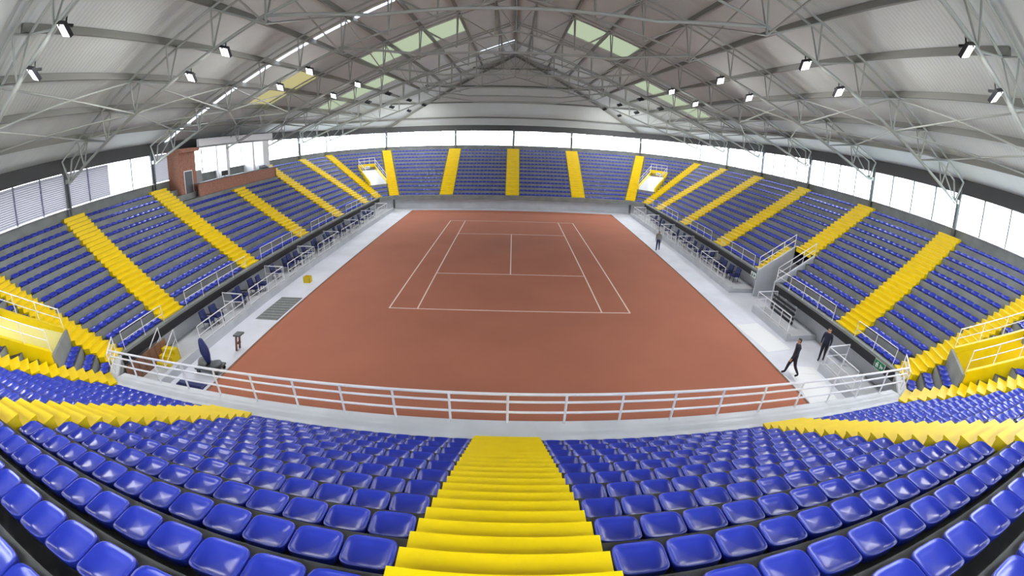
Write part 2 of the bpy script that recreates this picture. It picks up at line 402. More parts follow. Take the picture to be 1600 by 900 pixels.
def window(s, u0, u1, kind):
    global wn
    wi = empty('window_%d' % wn, P(s, (u0 + u1) / 2, WALL, SILL), math.atan2(s.t.y, s.t.x)); wi['kind'] = 'structure'; wn += 1
    L = u1 - u0; H = EAVE - SILL; h = L / 2
    box('window_sill', (-h, -.03, 0), (h, .17, .05), 'white', wi)
    nm = max(1, round(L / 2.0)); xs = [-h + L * i / nm for i in range(nm + 1)]
    for i, x in enumerate(xs):
        if 0 < i < nm: box('mullion', (x - .04, -.02, .05), (x + .04, .1, H), 'slat' if kind == 'louvre' else 'steel_dark', wi)
    if kind == 'louvre':
        n = 17 if L > 2 else 16
        for j in range(n):
            z = .08 + (H - .12) * (j + .5) / n
            sl = MB().hexa([(-h, .03, z - .058), (h, .03, z - .058), (h, .036, z - .058), (-h, .036, z - .058), (-h, .07, z + .062), (h, .07, z + .062), (h, .076, z + .062), (-h, .076, z + .062)]).build('louvre_slat', 'louvre', wi)
            box('slat_shadow_bar', (-h, .072, z + .036), (h, .085, z + .064), 'slat', sl)  # grey bar stands in for the shadow line where slats overlap
    else:
        for i in range(nm):
            m = 'pane' if kind == 'clear' or (i % 2 == 0) else 'pane_frosted'
            box('pane', (xs[i] + .025, .05, .05), (xs[i + 1] - .025, .06, H), m, wi)
        if kind == 'bars':
            for j in range(1, 6): box('glazing_bar', (-h, .03, H * j / 6 - .01), (-h + 2.6, .05, H * j / 6 + .01), 'slat', wi)
for side in ('left', 'right', 'near', 'far'):
    us = sorted(CW[side]); s = SEC[side]
    for a, b_ in zip(us, us[1:]):
        y = P(s, (a + b_) / 2, 0).y
        if side == 'left':
            if y < 14: window(s, a, b_, 'louvre')
            elif y < 22: window(s, (a + b_) / 2 + .3, b_, 'louvre'); window(s, a, (a + b_) / 2 + .3, 'clear')
            elif y < 30: window(s, (a + b_) / 2, b_, 'louvre'); window(s, a, (a + b_) / 2, 'clear')
            else: window(s, a, b_, 'frosted' if y > 45 else 'clear')
        elif side == 'right': window(s, a, b_, 'bars' if 14 < y < 22 else 'clear')
        elif side == 'far': window(s, a, b_, 'frosted')
        else: window(s, a, b_, 'clear')
for n in ('near_left', 'near_right', 'far_left', 'far_right'):
    s = SEC[n]; a, b_ = span(s, WALL); window(s, a + .1, b_ - .1, 'louvre' if n == 'near_left' else 'clear')

# ------------------------------------------------------------------ yellow aisle stairs
STEP = TREAD / 2
def step_mesh(wd, hh, ln):
    mb = MB(); d0 = -.16 if hh < .2 else 0; prof = [(-.035, hh), (-.035, hh - .045), (-.012, hh - .055), (-.012, d0), (ln - .012, d0), (ln - .012, hh)]
    mb.prism(prof, -wd, wd); me = bpy.data.meshes.new('stair_step'); me.from_pydata(mb.v, [], mb.f); me.update(); me.materials.append(M['yellow']); return me
def stair(loc, outdir, label, wd, stretch=1.0, r0=0, r1=NROW, grp='yellow aisle stairs', skip=None):
    st = empty('aisle_stair', loc, math.atan2(outdir.y, outdir.x)); tag(st, label, 'stairs', grp)
    ln = STEP * stretch; ma = step_mesh(wd, .09, ln); mb_ = step_mesh(wd, .31, ln)
    for i in range(r0, r1):
        for j in (0, 1):
            o = bpy.data.objects.new('step', (ma, mb_)[j]); o.location = ((2 * i + j) * ln, 0, RISE * i); link(o, st)
    return st
def stairs_on(s, labs, r0s=None, r1s=None, widths=None):
    for i, u in enumerate(s.stairs):
        stair(P(s, u, 0, Z0), s.n, labs[i], HALF if not widths else widths[i], r0=(r0s or {}).get(i, 0), r1=(r1s or {}).get(i, NROW))
stairs_on(SEC['near'], ['yellow stair left of the centre stair in the near stand', 'yellow centre stair leading down from the camera to the near railing', 'yellow stair right of the centre stair in the near stand'])
stairs_on(SEC['far'], ['yellow stair in the far stand, right of its middle stair', 'yellow stair in the middle of the far stand', 'yellow stair in the far stand, left of its middle stair'])
stairs_on(SEC['right'], ['yellow stair of the right stand, %s full stair past the near corner' % NUM[i] if i != 1 else 'yellow stair of the right stand that ends above the grey gateway' for i in range(5)], r0s={1: 4})
ll = ['yellow stair of the left stand, %s past the near corner' % NUM[i] for i in range(5)]
ll[2] = 'short yellow stair of the left stand that stops below the brick booth'
stairs_on(SEC['left'], ll, r1s={2: 10})
for i, n in enumerate(SN):
    s = SEC[n]; s2 = SEC[SN[i - 1]]; d = (s.n + s2.n).normalized()
    a, b_ = SN[i - 1], n
    nm = {'near_right': 'near right', 'near_left': 'near left', 'far_right': 'far right', 'far_left': 'far left'}
    corner = nm.get(a) or nm.get(b_); other = b_ if a in nm else a
    stair(P(s, 0, 0, Z0) - d * .28, d, 'yellow corner stair at the %s corner, on its %s stand side' % (corner, other), MHALF, 1 / math.cos(math.radians(22.5)), grp='yellow corner stairs')
# narrow flight beside the gateway in the right stand
stair(P(SEC['right'], U_right(23.3) + .42, 0, Z0), SEC['right'].n, 'narrow yellow flight beside the grey gateway of the right stand', .34, r1=4)

# ------------------------------------------------------------------ seats
def seat_data(seg, rings, name):
    vs = []; fs = []
    def prof(t): return t
    for (rad, dz) in rings:
        for i in range(seg):
            a = 2 * math.pi * (i + .5) / seg; c, s_ = math.cos(a), math.sin(a); e = 0.46
            x = math.copysign(abs(c) ** e, c); y = math.copysign(abs(s_) ** e, s_)
            # superellipse; x across, y towards the back (+)
            tilt = 0.012 * (y * rad) * (1 if dz > .02 else .3)
            vs.append((x * rad * .240, y * rad * .200, dz + tilt + ((0.036 if y > 0 else -.026) * y * y * rad if dz > .09 else 0)))
    n = len(rings)
    for k_ in range(n - 1):
        for i in range(seg):
            j = (i + 1) % seg; fs.append((k_ * seg + i, k_ * seg + j, (k_ + 1) * seg + j, (k_ + 1) * seg + i))
    fs.append(tuple(range(seg - 1, -1, -1))) if False else None
    c0 = len(vs); vs.append((0, 0.0, rings[-1][1] - .004))
    for i in range(seg): fs.append(((n - 1) * seg + i, (n - 1) * seg + (i + 1) % seg, c0))
    return vs, fs
hi_rings = [(.90, 0.012), (.97, 0.045), (1.0, 0.105), (.99, 0.116), (.965, 0.121), (.93, 0.118), (.87, 0.100), (.76, 0.078), (.60, 0.062), (.40, 0.053), (.18, 0.050)]
lo_rings = [(.92, 0.012), (1.0, 0.105), (.965, 0.121), (.87, 0.100), (.62, 0.063), (.3, 0.052)]
hv, hf = seat_data(32, hi_rings, 'hi'); lv_, lf = seat_data(16, lo_rings, 'lo')
seat_me = bpy.data.meshes.new('seat_shell'); seat_me.from_pydata(hv, [], hf); seat_me.update(); seat_me.materials.append(M['blue'])
for p in seat_me.polygons: p.use_smooth = True
bmb = MB().box((-.13, -.16, -.015), (-.08, .16, .02)).box((.08, -.16, -.015), (.13, .16, .02)).box((-.13, -.03, 0), (.13, .03, .03))
br_me = bpy.data.meshes.new('bracket'); br_me.from_pydata(bmb.v, [], bmb.f); br_me.update(); br_me.materials.append(M['steel_dark'])
PITCH_S = 0.5
seats = []
STN = {'near': ['the left stair', 'the centre stair', 'the right stair']}
for s in SEC.values():
    for i in range(NROW):
        o0 = TREAD * i; oc = o0 + .27; a, b_ = span(s, o0 + .03)
        mg = MHALF / math.cos(math.radians(22.5)) + .06
        block = [(u - HALF - .03, u + HALF + .03) for u in s.stairs]
        for c in s.cuts:
            if c[0] <= i < c[1]: block.append((c[2] - .25, c[3] + (.9 if s.name == 'right' else .25)))
        if s.name == 'right' and i < 4: block = [q for q in block if abs((q[0] + q[1]) / 2 - s.stairs[1]) > .6 or q[1] - q[0] > 2]
        if s.name == 'left' and i >= BOOTH[2]: block.append((BOOTH[0] - .2, BOOTH[1] + .2))
        block = sorted(block); cur = a + mg; ivs = []
        for p, q in block:
            if p > cur: ivs.append((cur, p, len(ivs)))
            cur = max(cur, q)
        if b_ - mg > cur: ivs.append((cur, b_ - mg, len(ivs)))
        for p, q, blk in ivs:
            n = int((q - p + .04) // PITCH_S)
            for j in range(n):
                u = (p + q) / 2 + (j - (n - 1) / 2) * PITCH_S
                pos = P(s, u, oc, Z0 + RISE * i); seats.append((s, i, blk, j, n, pos))
cand = []
for q in seats:
    x, y, th = to_px(q[5] + V((0, 0, .1)))
    if -15 < x < 1615 and -15 < y < 915 and q[0].name in ('near', 'near_left', 'near_right'): cand.append(((q[5] - cam.matrix_world.translation).length, q))
cand.sort(key=lambda t: t[0]); big = set(id(c[1]) for c in cand[:300])
def seat_label(q):
    s, i, blk, j, n, pos = q; row = NUM[i]
    if s.name == 'near':
        if blk == 0: return 'blue plastic seat in the %s row, %s seat left of the left near stair' % (row, NUM[n - 1 - j])
        if blk == 1: return 'blue plastic seat in the %s row, %s seat left of the centre stair' % (row, NUM[n - 1 - j])
        if blk == 2: return 'blue plastic seat in the %s row, %s seat right of the centre stair' % (row, NUM[j])
        return 'blue plastic seat in the %s row, %s seat right of the right near stair' % (row, NUM[j])
    return 'blue plastic seat of the %s corner wedge, %s row, %s seat%s' % (s.name.replace('_', ' '), row, NUM[j], ('', ' beyond the entrance')[min(blk, 1)])
sv = []; sf = []
for q in seats:
    s = q[0]; rz = math.atan2(-s.n.x, s.n.y)
    if id(q) in big:
        o = bpy.data.objects.new('stadium_seat', seat_me); o.location = q[5] + V((0, 0, .0)); o.rotation_euler = (0, 0, rz + random.uniform(-.012, .012)); link(o)
        tag(o, seat_label(q), 'seat', 'blue seats of the near stand')
        bo = bpy.data.objects.new('bracket', br_me); bo.location = (0, 0, .015); link(bo, o)
    else:
        c, d = math.cos(rz), math.sin(rz); n0 = len(sv)
        sv += [(q[5].x + c * x - d * y, q[5].y + d * x + c * y, q[5].z + z) for x, y, z in lv_]
        sf += [tuple(n0 + k_ for k_ in f) for f in lf]
so = mesh_obj('distant_seats', sv, sf, 'blue', None, True); tag(so, 'rows of small blue plastic seats filling the distant stands', 'seats', kind='stuff')

# ------------------------------------------------------------------ railings
def railing(name, s, u0, u1, o, zb, h, label, grp, levels, posts, r=.03, m='rail'):
    g = empty(name, P(s, (u0 + u1) / 2, o, zb), math.atan2(s.t.y, s.t.x)); tag(g, label, 'railing', grp)
    L = (u1 - u0) / 2
    for lv in levels: tube('rail', (-L, 0, lv * h), (L, 0, lv * h), r if lv > .9 else r * .8, m, g)
    n = max(1, round((u1 - u0) / posts))
    for i in range(n + 1):
        x = -L + 2 * L * i / n; tube('post', (x, 0, 0), (x, 0, h), r * .85, m, g)
    return g
s = SEC['near']
railing('guard_rail', s, -.25, s.L + .25, -.72, Z0, .95, 'long white pipe railing on the ledge in front of the near stand', None, (1.0, .74, .38), 1.55, .042)
s = SEC['left']; cl = sorted(list(s.stairs))
g1 = [(.7, cl[0] - .95)] + [(a + .95, b_ - .95) for a, b_ in zip(cl, cl[1:])] + [(cl[-1] + .95, s.L - .7)]
for i, (a, b_) in enumerate(reversed(g1)): railing('front_rail', s, a, b_, -.2, Z0, .85, 'thin grey railing at the foot of the left stand, %s section from the camera' % NUM[i], 'front rails of the left stand', (1.0, .5), 1.6, .022)
s = SEC['right']
g2 = [(.7, U_right(14.3) - .95), (U_right(14.3) + .95, U_right(21.0)), (U_right(24.0), U_right(30.1) - .95), (U_right(30.1) + .95, U_right(38) - .95), (U_right(38) + .95, U_right(45.9) - .95), (U_right(45.9) + .95, s.L - .7)]
for i, (a, b_) in enumerate(g2): railing('front_rail', s, a, b_, -.2, Z0, .85, 'thin grey railing at the foot of the right stand, %s section from the camera' % NUM[i], 'front rails of the right stand', (1.0, .5), 1.6, .022)
# the corner returns of the near railing
for n, lab in (('near_left', 'left'), ('near_right', 'right')):
    s = SEC[n]; railing('corner_rail', s, 0.3, s.L - .3, -.3, Z0, .95, 'short white railing closing the near %s corner of the bowl' % lab, 'corner rails', (1.0, .74, .38), 1.2, .03)

# ------------------------------------------------------------------ corner vomitories (yellow)
def vomitory(n, lab, inner):
    s = SEC[n]; c = s.L / 2; o0 = TREAD * 3; o1 = TREAD * 8; zf = Z0 + RISE * 3 - .4; zt = Z0 + RISE * 8
    g = empty('vomitory', P(s, c, o0, zf), math.atan2(s.t.y, s.t.x)); tag(g, lab, 'entrance', 'corner entrances of the stands')
    Y = lambda o: -(o - o0)          # local y points to the court; outward is negative
    W = VW; oW = WALL + .2
    box('landing', (-W, Y(oW), -.12), (W, Y(o0 - .02), 0), 'concrete_light', g)
    for sg in (-1, 1):
        x0, x1 = (W - .02, W + .16) if sg > 0 else (-W - .16, -W + .02)
        prof = [(Y(o0), 0 - .1), (Y(o0), .4 + .55), (Y(o1) , zt - zf + .1), (Y(oW), zt - zf + .1), (Y(oW), -.1)]
        mb = MB(); n0 = len(prof)
        mb.v += [(x0, y, z) for y, z in prof] + [(x1, y, z) for y, z in prof]
        mb.f += [tuple(range(n0 - 1, -1, -1)), tuple(range(n0, 2 * n0))] + [(i, (i + 1) % n0, n0 + (i + 1) % n0, n0 + i) for i in range(n0)]
        mb.build('side_wall', 'yellow', g)
        xi0, xi1 = (W - .04, W - .021) if sg > 0 else (-W + .021, -W + .04)
        mb2 = MB(); pr = [(Y(o0), 0), (Y(o0), .72), (Y(o1), zt - zf - .3), (Y(oW), zt - zf - .3), (Y(oW), 0)]; mb2.v += [(xi0, y, z) for y, z in pr] + [(xi1, y, z) for y, z in pr]
        mb2.f += [(4, 3, 2, 1, 0), (5, 6, 7, 8, 9)] + [(i, (i + 1) % 5, 5 + (i + 1) % 5, 5 + i) for i in range(5)]; mb2.build('wall_lining', inner, g)
        tube('rail', (sg * (W + .07), Y(o0), 1.75), (sg * (W + .07), Y(o1), zt - zf + .95), .028, 'rail', g)
        tube('rail', (sg * (W + .07), Y(o0), 1.35), (sg * (W + .07), Y(o1), zt - zf + .55), .022, 'rail', g)
        for k_ in range(4):
            t = k_ / 3; y = Y(o0) * (1 - t) + Y(o1) * t; z = .95 * (1 - t) + (zt - zf + .1) * t; tube('post', (sg * (W + .07), y, z - .05), (sg * (W + .07), y, z + .85), .022, 'rail', g)
    box('lintel', (-W - .16, Y(o1 + .2), zt - zf - .25), (W + .16, Y(o1), zt - zf + .45), 'yellow', g)
    box('tunnel_roof', (-W, Y(oW), zt - zf - .05), (W, Y(o1 + .1), zt - zf + .08), 'white', g)
    sgn = box('exit_sign', (-.35, Y(o1) + .001, zt - zf - .18), (.35, Y(o1) + .03, zt - zf + .17), 'white', g); mb = MB()
    mb.box((-.28, Y(o1) + .031, zt - zf - .1), (-.05, Y(o1) + .035, zt - zf + .02)).box((.02, Y(o1) + .031, zt - zf - .12), (.1, Y(o1) + .035, zt - zf + .12)).box((.14, Y(o1) + .031, zt - zf - .05), (.28, Y(o1) + .035, zt - zf + .05)).build('pictogram', 'sign_blue', sgn)
    for z in (.45, .9): tube('rail', (-W - .07, Y(o1 + .1), zt - zf + .45 + z * .9), (W + .07, Y(o1 + .1), zt - zf + .45 + z * .9), .025, 'rail', g)
    for k_ in range(4): x = -W - .07 + (2 * W + .14) * k_ / 3; tube('post', (x, Y(o1 + .1), zt - zf + .45), (x, Y(o1 + .1), zt - zf + 1.27), .022, 'rail', g)
    # front parapet of bare concrete towards the court
    box('parapet', (-W - .16, Y(o0) - .02, -.3), (W + .16, Y(o0) + .14, .8 if 'near' in n else .45), 'concrete', g)
vomitory('near_left', 'yellow walled entrance cut into the near left corner of the stands', 'cream')
vomitory('near_right', 'yellow walled entrance cut into the near right corner of the stands', 'yellow')
vomitory('far_left', 'bright yellow walled entrance in the far left corner of the stands', 'white')
vomitory('far_right', 'bright yellow walled entrance in the far right corner of the stands', 'white')

# ------------------------------------------------------------------ gateway in the right stand
s = SEC['right']; u0, u1 = U_right(21.0), U_right(23.3); zt = Z0 + RISE * 4
g = empty('gateway', P(s, (u0 + u1) / 2, 0, 0), math.atan2(s.t.y, s.t.x)); tag(g, 'pale grey gateway passage opening through the right stand', 'gateway')
W = (u1 - u0) / 2; oR = TREAD * 4; Y = lambda o: -o
for sg in (-1, 1):
    x0, x1 = (W - .12, W + .02) if sg > 0 else (-W - .02, -W + .12)
    prof = [(Y(-.3), 0), (Y(-.3), Z0 + .05), (Y(oR), zt + .1), (Y(6.5), zt + .0), (Y(6.5), 0)]; n0 = 5; mb = MB()
    mb.v += [(x0, y, z) for y, z in prof] + [(x1, y, z) for y, z in prof]
    mb.f += [(4, 3, 2, 1, 0), (5, 6, 7, 8, 9)] + [(i, (i + 1) % n0, n0 + (i + 1) % n0, n0 + i) for i in range(n0)]
    mb.build('side_wall', 'concrete_light', g)
    for dz in (.95, .55): tube('handrail', (sg * W, Y(-.25), Z0 + dz), (sg * W, Y(oR), zt + dz), .028, 'rail', g)
    for k_ in range(4): t = k_ / 3; tube('post', (sg * W, Y(-.25) * (1 - t) + Y(oR) * t, Z0 * (1 - t) + zt * t), (sg * W, Y(-.25) * (1 - t) + Y(oR) * t, Z0 * (1 - t) + zt * t + .95), .024, 'rail', g)
box('lintel', (-W, Y(oR + .25), zt - 1.0), (W, Y(oR), zt + .12), 'black', g)  # header wall over the passage, its shadow put in as black colour
box('landing_edge', (-W, Y(oR + .3), zt + .12), (W, Y(oR - .02), zt + .16), 'yellow', g)
box('passage_ceiling', (-W, Y(6.5), zt - 1.0), (W, Y(oR + .1), zt - .9), 'concrete_light', g)
box('end_wall', (-W, Y(6.6), 0), (W, Y(6.45), zt - .9), 'concrete_light', g)
dr = box('door', (-.75, Y(6.45), 0), (.75, Y(6.38), 2.05), 'grey_panel', g); tube('door_handle', (.55, Y(6.38), 1.05), (.55, Y(6.32), 1.05), .04, 'steel_dark', dr)
def exit_sign(loc, rz, lab, bgm='white', fgm='sign_green'):
    e = empty('exit_sign', loc, rz); tag(e, lab, 'sign', 'exit signs')
    box('board', (-.34, -.03, -.19), (.34, .0, .19), bgm, e)
    box('frame', (-.37, -.04, -.22), (.37, -.025, .22), fgm, e)
    MB().box((-.26, .0, -.05), (-.06, .006, .05)).box((-.12, .0, -.1), (-.06, .006, .1)).build('arrow', fgm, e)
    MB().box((.06, .0, -.12), (.12, .006, .04)).box((.12, .0, -.02), (.24, .006, .04)).box((.09, .0, .06), (.16, .006, .13)).box((.16, .0, -.13), (.22, .006, -.02)).build('running_figure', fgm, e)
exit_sign((XI - .34, 23.62, Z0 - .42), math.pi / 2, 'white and green exit sign beside the grey gateway on the right')
exit_sign((XI - .325, 11.1, Z0 - .33), math.pi / 2, 'dark green exit sign on the black fascia near the right corner', 'sign_green', 'white')

# ------------------------------------------------------------------ press booth in the left stand
ya, yb, xb, xw = 23.9, 37.0, -23.42, -25.55
zb = Z0 + RISE * 10
g = empty('press_booth', (xb, (ya + yb) / 2, zb)); tag(g, 'brick press booth with white partitions at the top of the left stand', 'booth')
gy = (ya + yb) / 2
def pb(name, a, b_, m, parent=None):
    return box(name, (a[0] - xb, a[1] - gy, a[2] - zb), (b_[0] - xb, b_[1] - gy, b_[2] - zb), m, parent or g)
pb('plinth', (xb, 25.2, zb - .45), (xw, yb, zb + .02), 'concrete')
pb('counter_wall', (xb, 25.2, zb), (xb - .15, yb, zb + 1.0), 'brick')
pb('counter_top', (xb + .1, 25.2, zb + 1.0), (xb - .55, yb, zb + 1.06), 'steel_dark')
pb('end_wall', (xb, yb - .15, zb), (xw, yb, zb + 1.0), 'brick')
dw = pb('door_wall', (xw, ya, zb + .0), (xb - .9, ya + .18, 10.05), 'brick')
pb('front_pier', (xb - .75, ya, zb), (xb - .9, ya + 1.9, 10.05), 'brick')
pb('door_frame', (xb - .73, ya + .42, zb), (xb - .76, ya + 1.42, zb + 2.15), 'white')
pb('door', (xb - .7, ya + .5, zb), (xb - .74, ya + 1.34, zb + 2.07), 'steel_dark')
pb('canopy', (xb - .4, ya - .05, 9.72), (xw, ya + 2.1, 9.98), 'brick')
pb('roof_fascia', (xb - .4, ya + 2.1, 9.95), (xb - .65, yb + .3, 10.62), 'white')
pb('roof_slab', (xb - .4, ya + 2.1, 9.9), (xw, yb + .3, 10.02), 'white')
pb('partition', (xb - .7, 29.9, zb + .9), (xw, 30.25, 9.95), 'white'); pb('partition', (xb - .9, 34.3, zb + .9), (xw, 34.6, 9.95), 'white')
pb('partition', (xb - .7, 35.9, zb + .9), (xw, yb, 9.95), 'white')
pb('wall_panel', (xb - 1.4, 26.0, zb + .9), (xb - 1.5, 27.2, zb + 2.0), 'grey_panel')
pb('post', (xb - .6, 28.4, zb + 1.0), (xb - .7, 28.52, 9.95), 'white')
mo = empty('monitor', (xb - .3, 29.0, zb + 1.06), -.5); tag(mo, 'small black monitor on the brick booth counter', 'monitor')
box('screen', (-.03, -.3, .1), (.03, .3, .5), 'black', mo); box('stand', (-.1, -.12, 0), (.1, .12, .02), 'black', mo); tube('neck', (0, 0, .02), (0, 0, .15), .03, 'black', mo)
sh = empty('mixing_desk', (xb - .28, 35.2, zb + 1.06)); tag(sh, 'dark sound desk at the far end of the brick booth counter', 'desk')
box('desk_body', (-.22, -.5, 0), (.22, .5, .1), 'black', sh); MB().prism([(-.22, .1), (.22, .1), (-.22, .3)], -.5, .5).build('meter_bridge', 'steel_dark', sh)

# ------------------------------------------------------------------ floodlights on the trusses (lamps of the hall)
lamp_i = 0
for ti, y in enumerate(TY):
    for sg, side in ((-1, 'left'), (1, 'right')):
        for j, X in enumerate((13.6, 11.6)):
            x = sg * X; z = bot_z(X) - .12
            f = empty('floodlight', (x, y + .1, z), 0 if sg > 0 else math.pi)
            tag(f, '%s floodlight on the %s half of the %s roof truss from the camera' % (('outer', 'inner')[j], side, NUM[ti]), 'floodlight', 'truss floodlights')
            tilt = .35
            box('yoke', (-.04, -.26, -.2), (.04, .26, -.12), 'black', f); tube('hanger', (0, 0, -.14), (0, 0, .12), .03, 'black', f)
            hd = box('housing', (-.26, -.26, -.12), (.26, .26, .0), 'black', f); hd.location = (-.05, 0, -.25); tx = .75 if ti < 4 else -.45; hd.rotation_euler = (-tx if sg > 0 else tx, -tilt, 0)
            fc = box('lamp_face', (-.23, -.23, -.13), (.23, .23, -.121), 'lamp_face', hd)
            ld = bpy.data.lights.new('flood', 'AREA'); ld.shape = 'SQUARE'; ld.size = .46; ld.energy = LAMP_W; ld.color = (1, .985, .96); ld.spread = math.radians(165)
            lo = bpy.data.objects.new('flood_light', ld); lo.location = (0, 0, -.15); link(lo, hd)

# ------------------------------------------------------------------ courtside platforms, kerbs, fences
for sg, side in ((-1, 'left'), (1, 'right')):
    iv = [(10.6, 50.0)] if sg < 0 else [(10.6, 13.5), (16.6, 20.6), (23.8, 50.0)]
    for y0, y1 in iv:
        xa, xc = sorted((sg * 14.8, sg * 15.05)); o = box('kerb_' + side, (xa, y0, 0), (xc, y1, .42), 'concrete_light'); o['kind'] = 'structure'
        xa, xc = sorted((sg * 15.05, sg * 17.1)); o = box('platform_' + side, (xa, y0, 0), (xc, y1, .3), 'concrete_light'); o['kind'] = 'structure'
def fence(x, y0, y1, zb, lab, grp, sg):
    g = empty('courtside_fence', (x, (y0 + y1) / 2, zb)); tag(g, lab, 'fence', grp); L = (y1 - y0) / 2; h = .95
    for z in (h, h * .5, .08): tube('rail', (0, -L, z), (0, L, z), .028 if z > .9 else .02, 'rail', g)
    n = max(2, round((y1 - y0) / 1.0))
    for i in range(n + 1): y = -L + 2 * L * i / n; tube('post', (0, y, 0), (0, y, h), .026, 'rail', g)
    tube('cross_rail', (0, L, h), (sg * 1.5, L, h + .05), .035, 'rail', g); tube('cross_rail', (0, L, h * .5), (sg * 1.5, L, h * .5), .025, 'rail', g)
    tube('cross_post', (sg * 1.5, L, -.1), (sg * 1.5, L, h + .05), .03, 'rail', g)
for i in range(7): fence(-14.92, 14.0 + i * 4.9, 14.0 + i * 4.9 + 4.2, .42, 'white courtside fence below the left stand, %s panel from the camera' % NUM[i], 'left courtside fences', -1)
for i in range(5): fence(14.92, 25.0 + i * 4.9, 25.0 + i * 4.9 + 4.2, .42, 'white courtside fence below the right stand, %s panel past the gateway' % NUM[i], 'right courtside fences', 1)
fence(14.92, 16.8, 20.4, .42, 'white courtside fence between the gateway and the standing person in dark clothes', 'right courtside fences', 1)
fence(14.92, 11.0, 13.3, .42, 'white courtside fence nearest the right corner', 'right courtside fences', 1)
# blue courtside chairs
def chair_proto():
    c = empty('courtside_chair'); 
    MB().hexa([(-.27, -.27, .38), (.27, -.27, .38), (.27, .27, .38), (-.27, .27, .38), (-.25, -.25, .5), (.25, -.25, .52), (.25, .25, .52), (-.25, .25, .5)]).build('seat', 'navy', c)
    MB().hexa([(-.3, -.27, .42), (-.2, -.27, .42), (-.2, .27, .42), (-.3, .27, .42), (-.42, -.25, .98), (-.33, -.25, .98), (-.33, .25, .98), (-.42, .25, .98)]).build('backrest', 'navy', c)
    for x in (-.22, .22):
        for y in (-.22, .22): tube('leg', (x, y, 0), (x, y, .4), .02, 'black', c, 6)
    for y in (-.27, .27): box('armrest', (-.25, y - .03, .62), (.2, y + .03, .66), 'black', c); tube('arm_post', (.16, y, .4), (.16, y, .62), .018, 'black', c, 6)
    return c
proto = chair_proto(); first = True; placed = []
def copy_tree(o, parent=None):
    c = o.copy(); COL.objects.link(c); c.parent = parent
    for ch in o.children:
        copy_tree(ch, c)
    return c
def put_chair(x, y, rz, lab, grp):
    global first
    cr = [14 + 4.9 * q + 4.2 for q in range(7)] if x < 0 else [25 + 4.9 * q + 4.2 for q in range(5)]
    if min(abs(y - q) for q in cr) < .48: y = min(cr, key=lambda q: abs(y - q)) + .5
    if any((x < 0) == (q[0] < 0) and abs(q[1] - y) < .68 for q in placed): return
    placed.append((x, y)); c = proto if first else copy_tree(proto); first = False
    c.location = (x, y, .3); c.rotation_euler = (0, 0, rz); tag(c, lab, 'chair', grp)
ci = {-1: 0, 1: 0}
for y in (16.0, 16.7, 18.9, 19.6, 20.9, 21.6, 23.8, 25.4, 26.2, 27.0, 28.2, 29.0, 30.2, 31.0, 32.4, 33.2, 35.0, 36.0, 37.2, 39, 40, 41.2, 42.4, 44, 45.2):
    put_chair(-15.85 + random.uniform(-.15, .15), y, random.uniform(-.2, .2), 'navy courtside armchair below the left stand, %s from the camera' % NUM[ci[-1]], 'navy courtside chairs'); ci[-1] = sum(q[0] < 0 for q in placed)
for y in (25.3, 26.1, 27.2, 28.0, 28.8, 29.9, 30.8, 31.6, 33.0, 33.9, 35.2, 36.0, 37.4, 38.6, 40, 41.5, 43, 44.5):
    put_chair(15.9 + random.uniform(-.15, .15), y, math.pi + random.uniform(-.2, .2), 'navy courtside armchair below the right stand, %s past the gateway' % NUM[ci[1]], 'navy courtside chairs'); ci[1] = sum(q[0] > 0 for q in placed)

# yellow steps from the left platform, mat, crate, trolley
g = empty('floor_steps', (-15.9, 11.7, 0)); tag(g, 'small yellow steps with white handrails under the near left corner', 'steps')
for i in range(4): MB().prism([(-.55, 0), (.55, 0), (.55, .22 * (i + 1)), (-.55, .22 * (i + 1))], -.2 + i * .3, .1 + i * .3).build('step', 'yellow', g)
for x in (-.6, .6):
    tube('handrail', (x, -.2, .95), (x, 1.0, 1.8), .03, 'rail', g); tube('handrail', (x, -.2, .5), (x, 1.0, 1.35), .022, 'rail', g)
    tube('post', (x, -.2, 0), (x, -.2, .95), .028, 'rail', g); tube('post', (x, 1.0, 0), (x, 1.0, 1.8), .028, 'rail', g)
g = empty('wood_panel', (-16.35, 10.9, 0)); tag(g, 'brown wooden panelling under the left stand beside the yellow steps', 'panel')
for i in range(7): box('board', (-.04, i * .42 - 1.0, .02), (.04, i * .42 - .6, 1.2), 'wood', g)
g = empty('floor_mat', (-13.35, 19.6, 0)); tag(g, 'grey ribbed floor mat beside the left court edge', 'mat')
box('mat_body', (-.75, -1.6, 0), (.75, 1.6, .03), 'mat_grey', g)
for i in range(9): box('rib', (-.7, -1.5 + i * .36, .03), (.7, -1.38 + i * .36, .04), 'steel_dark', g)
g = empty('yellow_crate', (-13.6, 24.0, 0)); tag(g, 'small yellow plastic crate on the left concrete floor', 'crate')
box('crate_base', (-.25, -.2, 0), (.25, .2, .04), 'yellow', g)
for a, b_ in (((-.25, -.2), (.25, -.17)), ((-.25, .17), (.25, .2)), ((-.25, -.2), (-.22, .2)), ((.22, -.2), (.25, .2))): box('crate_side', (a[0], a[1], .04), (b_[0], b_[1], .42), 'yellow', g)
g = empty('tarp_trolley', (-13.2, 12.5, 0)); tag(g, 'trolley with a folded navy tarp and grey bundle near the left railing', 'trolley')
box('deck', (-.7, -.4, .22), (.7, .4, .3), 'steel_dark', g)
for x in (-.55, .55):
    for y in (-.33, .33): tube('wheel', (x, y - .03, .11), (x, y + .03, .11), .11, 'black', g, 12)
